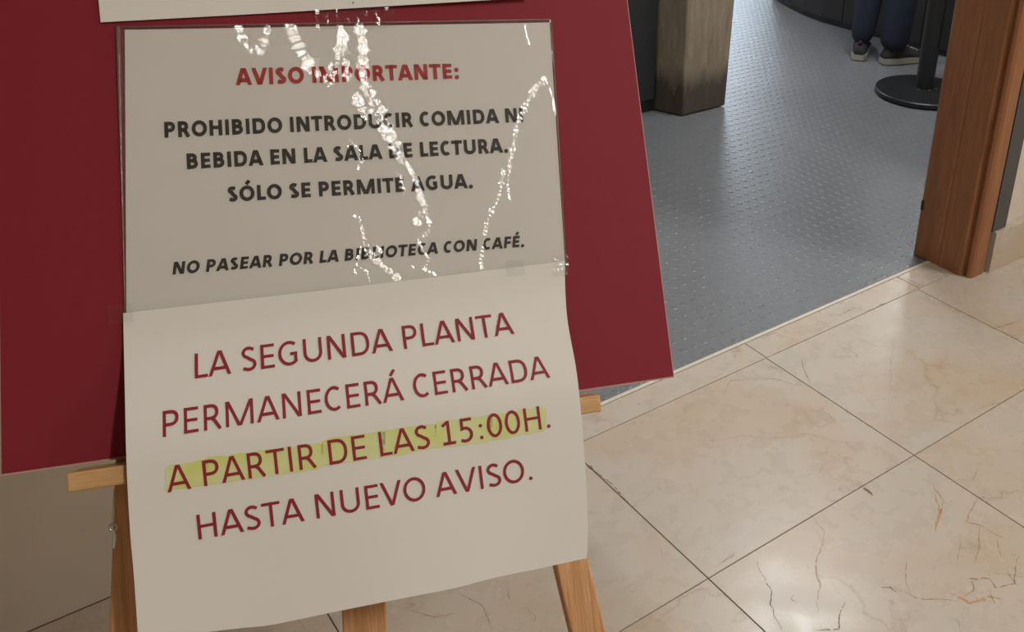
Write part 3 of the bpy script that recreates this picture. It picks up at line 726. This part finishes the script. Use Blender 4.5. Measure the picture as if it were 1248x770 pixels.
def lettering(s, L0, R0, c0, c1, mat, parent, hfun, bold=False, ital=False, off=0.00025):
    """L0/R0 = left and right end of the baseline in the photograph, c0/c1 = cap height in px there"""
    vs, fs, x0, x1 = textmesh(s, bold, ital)
    def P(px, py):
        h = 0.004
        for _ in range(4): p = brd(px, py, h); a, b = ab(p); h = hfun(a, b)
        return Vector(ab(brd(px, py, h)))
    A, B_ = P(*L0), P(*R0); A2 = P(L0[0] - c0 * .03, L0[1] - c0); B2 = P(R0[0] - c1 * .06, R0[1] - c1)
    base = (B_ - A); bu = base.normalized(); pn = Vector((-bu.y, bu.x)); ca = (A2 - A).dot(pn); cb = (B2 - B_).dot(pn)
    out = []
    for x, y in vs:
        k = (x - x0) / (x1 - x0); q_ = A + base * k + pn * y * (ca + (cb - ca) * k)
        out.append(bp(q_.x, q_.y, hfun(q_.x, q_.y) + off) - parent.location)
    o = mesh('lettering', out, fs, mat, parent)
    # facing the viewer
    for p_ in o.data.polygons: pass
    return o, (A, B_, pn, ca, cb)

# ------------------------------------------------------------------ upper notice (paper in a clear sleeve)
def quadmesh(name, corners, hfun, nu, nv, mat, loc, thick=0.0):
    """sheet over four (a,b) corners TL,TR,BR,BL"""
    TL, TR, BR, BL = [Vector(c) for c in corners]; vs, fs = [], []
    for j in range(nv + 1):
        for i in range(nu + 1):
            s, t = i / nu, j / nv; p = (TL * (1 - s) + TR * s) * (1 - t) + (BL * (1 - s) + BR * s) * t
            vs.append(bp(p.x, p.y, hfun(p.x, p.y)) - loc)
    for j in range(nv):
        for i in range(nu): k = j * (nu + 1) + i; fs.append((k, k + nu + 1, k + nu + 2, k + 1))
    if thick: vs, fs = solid(vs, fs, nu, nv, thick, BN)
    return mesh(name, vs, fs, mat, None, True)
hu = lambda a, b: 0.0010
TLp, TRp = ab(brd(152.5, 37)), ab(brd(669.5, 28))
BLp, BRp = ab(brd(154.5, 389)), ab(brd(689.0, 330))
up_loc = bp(*BLp, 0.001)
paper1 = quadmesh('notice_sheet', (TLp, TRp, BRp, BLp), hu, 12, 8, M_PAPER, up_loc, 0.0003); paper1.location = up_loc
tag(paper1, 'white paper notice with bold black lines and a red heading, inside the plastic sleeve', 'notice')
for s, l_, r_, c0, c1, mt, bo, it in (
    ('AVISO IMPORTANTE:', (287.6, 104.0), (559.7, 95.8), 20.6, 18.4, M_INKR2, True, False),
    ('PROHIBIDO INTRODUCIR COMIDA NI', (200.9, 168.0), (637.8, 148.6), 19.4, 17.2, M_INKB, True, False),
    ('BEBIDA EN LA SALA DE LECTURA.', (228.2, 206.2), (619.4, 185.6), 19.0, 17.6, M_INKB, True, False),
    ('SÓLO SE PERMITE AGUA.', (279.5, 246.0), (576.6, 228.9), 18.6, 17.6, M_INKB, True, False),
    ('NO PASEAR POR LA BIBLIOTECA CON CAFÉ.', (210.4, 334.6), (639.0, 300.6), 15.2, 13.8, M_INKB, True, True)):
    lettering(s, l_, r_, c0, c1, mt, paper1, hu, bo, it, 0.0004)

# clear sleeve: crumpled film, the crumples run along these creases (photograph positions on the display plane)
CREASES = [
 (0.0034, 1.0, [(291,34),(296,48),(303,60),(311,66),(319,60),(324,46),(326,34)]),
 (0.0044, 1.1, [(355,34),(361,52),(370,68),(380,82),(392,94),(402,98),(409,84),(415,66),(418,46)]),
 (0.0036, 1.1, [(416,34),(416,60),(421,80),(424,98)]),
 (0.0046, 1.2, [(438,34),(443,55),(442,80),(444,100),(450,118),(458,132),(446,140),(436,120)]),
 (0.0048, 1.2, [(450,110),(460,130),(466,148),(474,165),(484,182),(490,196)]),
 (0.0026, 1.1, [(490,190),(500,206),(508,222),(512,240),(518,252),(516,262),(508,270)]),
 (0.0019, 1.2, [(516,258),(524,272),(522,284),(508,290),(514,302),(522,316),(516,328),(530,334)]),
 (0.0016, 1.1, [(436,206),(442,196),(436,180),(426,172),(424,180),(438,186),(441,200),(436,206)]),
 (0.0016, 1.1, [(480,208),(488,214),(492,228),(492,238)]),
 (0.0017, 1.2, [(432,264),(437,262),(441,276),(444,292),(440,304),(436,316)]),
 (0.0024, 1.2, [(444,300),(452,310),(462,320),(474,330),(484,338)]),
 (0.0017, 1.0, [(446,300),(458,298),(464,306)]), (0.0014, 1.0, [(436,320),(432,332),(438,326),(448,330),(450,342)]),
 (0.0015, 1.0, [(640,33),(642,44),(645,53)]),
 (0.0022, 1.2, [(664,98),(656,103),(648,114),(640,130),(632,146),(628,162),(625,180),(621,200),(619,222),(620,242)]),
 (0.0013, 1.0, [(664,97),(670,108),(674,122),(677,140)]),
 (0.0020, 1.2, [(614,210),(611,225),(608,240),(600,255),(594,270),(590,288),(588,304),(585,318),(587,326)]),
 (0.0013, 0.9, [(487,322),(490,326)]), (0.0013, 0.9, [(502,324),(506,328)]),
]
LAMP0 = Vector((HALL_LAMPS[0][0], HALL_LAMPS[0][1], 2.84))
def sleeve():
    c0, c1 = ab(brd(144.5, 33.5)), ab(brd(671.5, 24.5)); d0, d1 = ab(brd(153, 384)), ab(brd(690, 330))
    a0, a1 = min(c0[0], d0[0]), max(c1[0], d1[0]); b0, b1 = min(d0[1], d1[1]), max(c0[1], c1[1])
    st = 0.00070; nx = int((a1 - a0) / st) + 1; ny = int((b1 - b0) / st) + 1
    H_ = {}
    from mathutils import noise as N_
    def nz(a, b, f, o=0): return N_.noise(Vector((a * f, b * f, o)))
    # smooth waviness of the film
    base = lambda a, b: 0.00230 + 0.00022 * nz(a, b, 18, 3.3)
    grid = [[base(a0 + (a1 - a0) * i / nx, b0 + (b1 - b0) * j / ny) for i in range(nx + 1)] for j in range(ny + 1)]
    rg_ = random.Random(5); CR = {}
    for wd, amp, pts in CREASES:
        wd *= 1.45 if wd > 0.002 else 1.3
        P = [Vector(ab(brd(*p, 0.002))) for p in pts]
        # facets strung along the crease, each leaning about the way that catches the hall lamp, with its own wobble
        for p, q_ in zip(P, P[1:]):
            d = q_ - p; ln = d.length; m_ = max(1, round(ln / max(0.003, wd * 1.1))); an = []
            for k in range(m_):
                c = p + d * (k + .5) / m_; X = bp(c.x, c.y, 0.002); hv = ((LAMP0 - X).normalized() + (EYE - X).normalized()).normalized()
                an.append((c.x, c.y, -hv.dot(BH) / hv.dot(BN) + rg_.gauss(0, .012), -hv.dot(BU) / hv.dot(BN) + rg_.gauss(0, .012)))
            i0 = int((min(p.x, q_.x) - wd * 1.6 - a0) / (a1 - a0) * nx); i1 = int((max(p.x, q_.x) + wd * 1.6 - a0) / (a1 - a0) * nx) + 1
            j0 = int((min(p.y, q_.y) - wd * 1.6 - b0) / (b1 - b0) * ny); j1 = int((max(p.y, q_.y) + wd * 1.6 - b0) / (b1 - b0) * ny) + 1
            for j in range(max(0, j0), min(ny, j1) + 1):
                for i in range(max(0, i0), min(nx, i1) + 1):
                    X0, Y0 = a0 + (a1 - a0) * i / nx, b0 + (b1 - b0) * j / ny
                    t = max(0, min(1, ((X0 - p.x) * d.x + (Y0 - p.y) * d.y) / (ln * ln)))
                    cx_, cy_ = p.x + d.x * t, p.y + d.y * t; wl = wd * (0.8 + 0.9 * nz(cx_, cy_, 220, 9)); dd = hypot(X0 - cx_, Y0 - cy_)
                    if dd < wl:
                        a_ = an[min(m_ - 1, int(t * m_))]; k = min(1.0, (1 - dd / wl) / 0.25)
                        v_ = k * (a_[2] * (X0 - a_[0]) + a_[3] * (Y0 - a_[1])); old = CR.get((i, j))
                        if old is None or dd / wl < old[0]: CR[(i, j)] = (dd / wl, v_, k * min(1, wd / .0035))
    for (i, j), (_, v_, k) in CR.items(): grid[j][i] += v_
    L_ = bp(a0, b0, 0.002); vs, fs = [], []
    for j in range(ny + 1):
        for i in range(nx + 1):
            s, t = i / nx, j / ny
            # skew the grid to the sleeve's real corners
            l = Vector(d0).lerp(Vector(c0), t); r = Vector(d1).lerp(Vector(c1), t)
            a, b = a0 + (a1 - a0) * s, b0 + (b1 - b0) * t
            aa = min(max(a, l.x), r.x); tb = c0[1] + (c1[1] - c0[1]) * s; bb_ = d0[1] + (d1[1] - d0[1]) * s
            bb = min(max(b, bb_), tb)
            vs.append(bp(aa, bb, grid[j][i]) - L_)
    for j in range(ny):
        for i in range(nx): k = j * (nx + 1) + i; fs.append((k, k + 1, k + nx + 2, k + nx + 1))
    e = empty('plastic_sleeve', tuple(L_), 'clear crumpled glossy plastic sleeve over the bold black and red notice', 'sleeve')
    ff = mesh('front_film', vs, fs, M_FILM, e, True)
    at_ = ff.data.attributes.new('crumple', 'FLOAT', 'POINT')
    for (i, j), (_, v_, k) in CR.items(): at_.data[j * (nx + 1) + i].value = k
    cs = [c0, c1, d1, d0]
    mesh('back_film', [bp(*c, 0.0003) - L_ for c in cs], [(0, 1, 2, 3)], M_FILM, e)
    tube('side_weld', [bp(*Vector(c0).lerp(Vector(d0), k / 8), 0.0012) - L_ for k in range(9)], [0.0016, 0.0015, 0.0013, 0.0010, .0008, .0006, .0005, .0005, .0005], M_FILM2, e, 8)
    tube('side_weld', [bp(*c1, 0.0012) - L_, bp(*d1, 0.0012) - L_], 0.0006, M_FILM2, e, 8)
    tube('top_edge', [bp(*c0, 0.0014) - L_, bp(*Vector(c0).lerp(Vector(c1), .5), 0.0016) - L_, bp(*c1, 0.0014) - L_], 0.0006, M_FILM2, e, 8)
M_FILM2 = simple('milky_plastic_edge', lin(150, 120, 116), 0.2, 0.15, 60)
M_FILM2.node_tree.nodes['Principled BSDF'].inputs['Alpha'].default_value = 0.55
sleeve()

# ------------------------------------------------------------------ lower notice: hangs free over the ledge
def hl(a, b):
    """height of the loose sheet in front of the board: flat at the top, out over the ledge"""
    e0 = LB0 + 0.085; k = max(0.0, min(1.0, (e0 - b) / 0.085)); k = k * k * (3 - 2 * k)
    dn = max(0.0, LB1 - b)
    return 0.0032 + k * (LF + 0.0025) - dn * 0.02 + 0.0012 * sin(a * 31 + 0.6) * min(1, dn / 0.05)
def px_l(px, py):
    h = 0.004
    for _ in range(12): a, b = ab(brd(px, py, h)); h = hl(a, b)
    return Vector(ab(brd(px, py, h)))
def interp(pts, n):
    d = [0]
    for p, q_ in zip(pts, pts[1:]): d.append(d[-1] + hypot(q_[0] - p[0], q_[1] - p[1]))
    out = []
    for k in range(n + 1):
        s = d[-1] * k / n; i = max(j for j in range(len(d)) if d[j] <= s + 1e-9); i = min(i, len(pts) - 2)
        f = (s - d[i]) / (d[i + 1] - d[i])
        p0, p1, p2, p3 = pts[max(i - 1, 0)], pts[i], pts[i + 1], pts[min(i + 2, len(pts) - 1)]
        out.append(tuple(0.5 * ((2 * p1[m_]) + (-p0[m_] + p2[m_]) * f + (2 * p0[m_] - 5 * p1[m_] + 4 * p2[m_] - p3[m_]) * f * f + (-p0[m_] + 3 * p1[m_] - 3 * p2[m_] + p3[m_]) * f ** 3) for m_ in (0, 1)))
    return out
def lower_sheet():
    nu, nv = 46, 34
    T = interp([(150, 381.5), (330, 361), (510, 340), (688, 318)], nu)
    Bt = interp([(169, 785), (240, 772), (300, 764.5), (330, 761.5), (410, 745), (506, 726), (556, 716), (602, 704), (660, 692), (715, 680)], nu)
    Lf = interp([(150, 381.5), (152, 470), (154, 560), (158, 640), (163, 700), (169, 785)], nv)
    Rt = interp([(688, 318), (691, 385), (703, 455), (711, 535), (715, 600), (716.5, 650), (715, 680)], nv)
    loc = bp(*px_l(169, 785), 0.02); vs, fs = [], []
    for j in range(nv + 1):
        t = j / nv
        for i in range(nu + 1):
            s = i / nu
            q_ = [(1 - t) * T[i][k] + t * Bt[i][k] + (1 - s) * Lf[j][k] + s * Rt[j][k] - ((1 - s) * (1 - t) * T[0][k] + s * (1 - t) * T[-1][k] + (1 - s) * t * Bt[0][k] + s * t * Bt[-1][k]) for k in (0, 1)]
            a, b = px_l(*q_); vs.append(bp(a, b, hl(a, b)) - loc)
    for j in range(nv):
        for i in range(nu): k = j * (nu + 1) + i; fs.append((k, k + nu + 1, k + nu + 2, k + 1))
    vs, fs = solid(vs, fs, nu, nv, 0.00025, BN)
    o = mesh('notice_sheet', vs, fs, M_PAPER, None, True); o.location = loc
    return o
low = tag(lower_sheet(), 'white paper notice in dark red capitals with one highlighted line, hanging over the ledge', 'notice')
def marker(poly_top, poly_bot):
    n = len(poly_top); vs = []
    for (x, y) in poly_top + poly_bot: a, b = px_l(x, y); vs.append((a, b))
    out, fs = [], []; K = 10
    for i in range(n):
        for k in range(K + 1):
            a = vs[i][0] + (vs[n + i][0] - vs[i][0]) * k / K; b = vs[i][1] + (vs[n + i][1] - vs[i][1]) * k / K
            out.append(bp(a, b, hl(a, b) + 0.00018) - low.location)
    for i in range(n - 1):
        for k in range(K): q_ = i * (K + 1) + k; fs.append((q_, q_ + 1, q_ + K + 2, q_ + K + 1))
    return mesh('highlighter_stroke', out, fs, M_HI, low)
def bandline(x0, x1, top0, top1, bot0, bot1):
    n = max(4, int((x1 - x0) / 6)); tp_, bt_ = [], []
    for k in range(n + 1):
        f = k / n; x = x0 + (x1 - x0) * f; e = 2.2 * (1 if k in (0, n) else 0)
        tp_.append((x, top0 + (top1 - top0) * f + random.uniform(-1.0, 1.0) + e)); bt_.append((x - 1, bot0 + (bot1 - bot0) * f + random.uniform(-1.0, 1.0) - e))
    marker(tp_, bt_)
bandline(202, 252, 568, 560, 599, 591); bandline(248, 394, 558, 539, 592, 571); bandline(392, 470, 536, 524, 568, 557)
bandline(466, 532, 525, 515, 558, 547); bandline(530, 600, 514, 505, 547, 538); bandline(596, 666, 506, 494, 538, 525)
for s, l_, r_, c0, c1 in (
    ('LA SEGUNDA PLANTA', (237.8, 461.2), (627.2, 406.5), 30.2, 27.4),
    ('PERMANECERÁ CERRADA', (198.6, 532.6), (670.8, 459.8), 31.6, 27.6),
    ('A PARTIR DE LAS 15:00H.', (204.6, 600.0), (671.2, 521.0), 31.8, 28.4),
    ('HASTA NUEVO AVISO.', (242.4, 657.4), (649.4, 584.4), 30.4, 28.0)):
    lettering(s, l_, r_, c0, c1, M_INKR, low, hl, False, False, 0.00045)

# ------------------------------------------------------------------ top sheet: only its lower edge is in view
tl, br_ = ab(brd(122, 26.5, .003)), ab(brd(640, -1.5, .003))
dr = (Vector(br_) - Vector(tl)).normalized(); dn_ = Vector((-dr.y, dr.x)); TL2 = Vector(tl); TR2 = TL2 + dr * 0.297
ht = lambda a, b: 0.0018 + 0.005 * max(0, (a - TL2.x) / .297 - .35) * max(0, 1 - (b - TL2.y) / .08)
tloc = bp(*TL2, .002)
sh3 = quadmesh('notice_sheet', (TL2 + dn_ * .21 - dr * 0.002, TR2 + dn_ * .21, TR2, TL2), ht, 24, 14, M_PAPER, tloc, 0.00025); sh3.location = tloc
tag(sh3, 'blank lower edge of a white paper sheet at the top of the board', 'paper')
for (x, y) in ((430.5, 3.5),):
    a, b = ab(brd(x, y, .003)); r_ = 0.0006; mesh('print_speck', [bp(a + r_ * cos(t), b + r_ * sin(t), ht(a, b) + .0006) - tloc for t in [2 * pi * k / 8 for k in range(8)]], [tuple(range(8))], M_INKB, sh3)

# ------------------------------------------------------------------ clear tape pieces
def tape(poly, h, label, crumple=0.0):
    P = [Vector(ab(brd(*p, h))) for p in poly]; loc = bp(*P[0], h); n = 26; vs, fs = [], []
    from mathutils import noise as N_
    for j in range(n + 1):
        for i in range(n + 1):
            s, t = i / n, j / n; q_ = (P[0] * (1 - s) + P[1] * s) * (1 - t) + (P[3] * (1 - s) + P[2] * s) * t
            cb_ = (math.floor(q_.y / .0042) + .5) * .0042; sh_ = N_.noise(Vector((q_.y * 180, 7, 1))) * .006; ca_ = (math.floor((q_.x + sh_) / .007) + .5) * .007 - sh_
            X = bp(ca_, cb_, h); hv = ((LAMP0 - X).normalized() + (EYE - X).normalized()).normalized(); tl_ = min(1, crumple / .0004) * (1 if crumple > .0002 else 0) * max(0, min(1.1, 0.62 + 2.2 * N_.noise(Vector((ca_ * 97, cb_ * 173, 3)))))
            lean = tl_ * (-hv.dot(BH) / hv.dot(BN) * (q_.x - ca_) - hv.dot(BU) / hv.dot(BN) * (q_.y - cb_))
            vs.append(bp(q_.x, q_.y, h + lean + crumple * 0.6 * (N_.noise(Vector((q_.x * 260, q_.y * 420, 2))) + .5 * N_.noise(Vector((q_.x * 700, q_.y * 900, 4))))) - loc)
    for j in range(n):
        for i in range(n): k = j * (n + 1) + i; fs.append((k, k + 1, k + n + 2, k + n + 1))
    o = mesh('clear_tape', vs, fs, M_TAPE, None, True); o.location = loc; tag(o, label, 'tape', 'clear tape pieces on the board')
M_TAPE = film('clear_tape_film', 0.975, 0.14, 1.6)
tape([(384, 12), (480, 8), (481, 33), (385, 36)], 0.0034, 'crumpled glossy clear tape joining the sleeve top to the board', 0.0005)
tape([(131, 372), (160, 369), (164, 392), (133, 396)], 0.0040, 'clear tape stub at the left upper corner of the lower notice', 0.0001)
tape([(616, 318), (638, 315), (640, 334), (618, 337)], 0.0044, 'small clear tape across the top edge of the lower notice near its right end', 0.00015)
tape([(672, 312), (692, 309), (694, 334), (674, 337)], 0.0044, 'clear tape bead at the right upper corner of the lower notice', 0.0005)
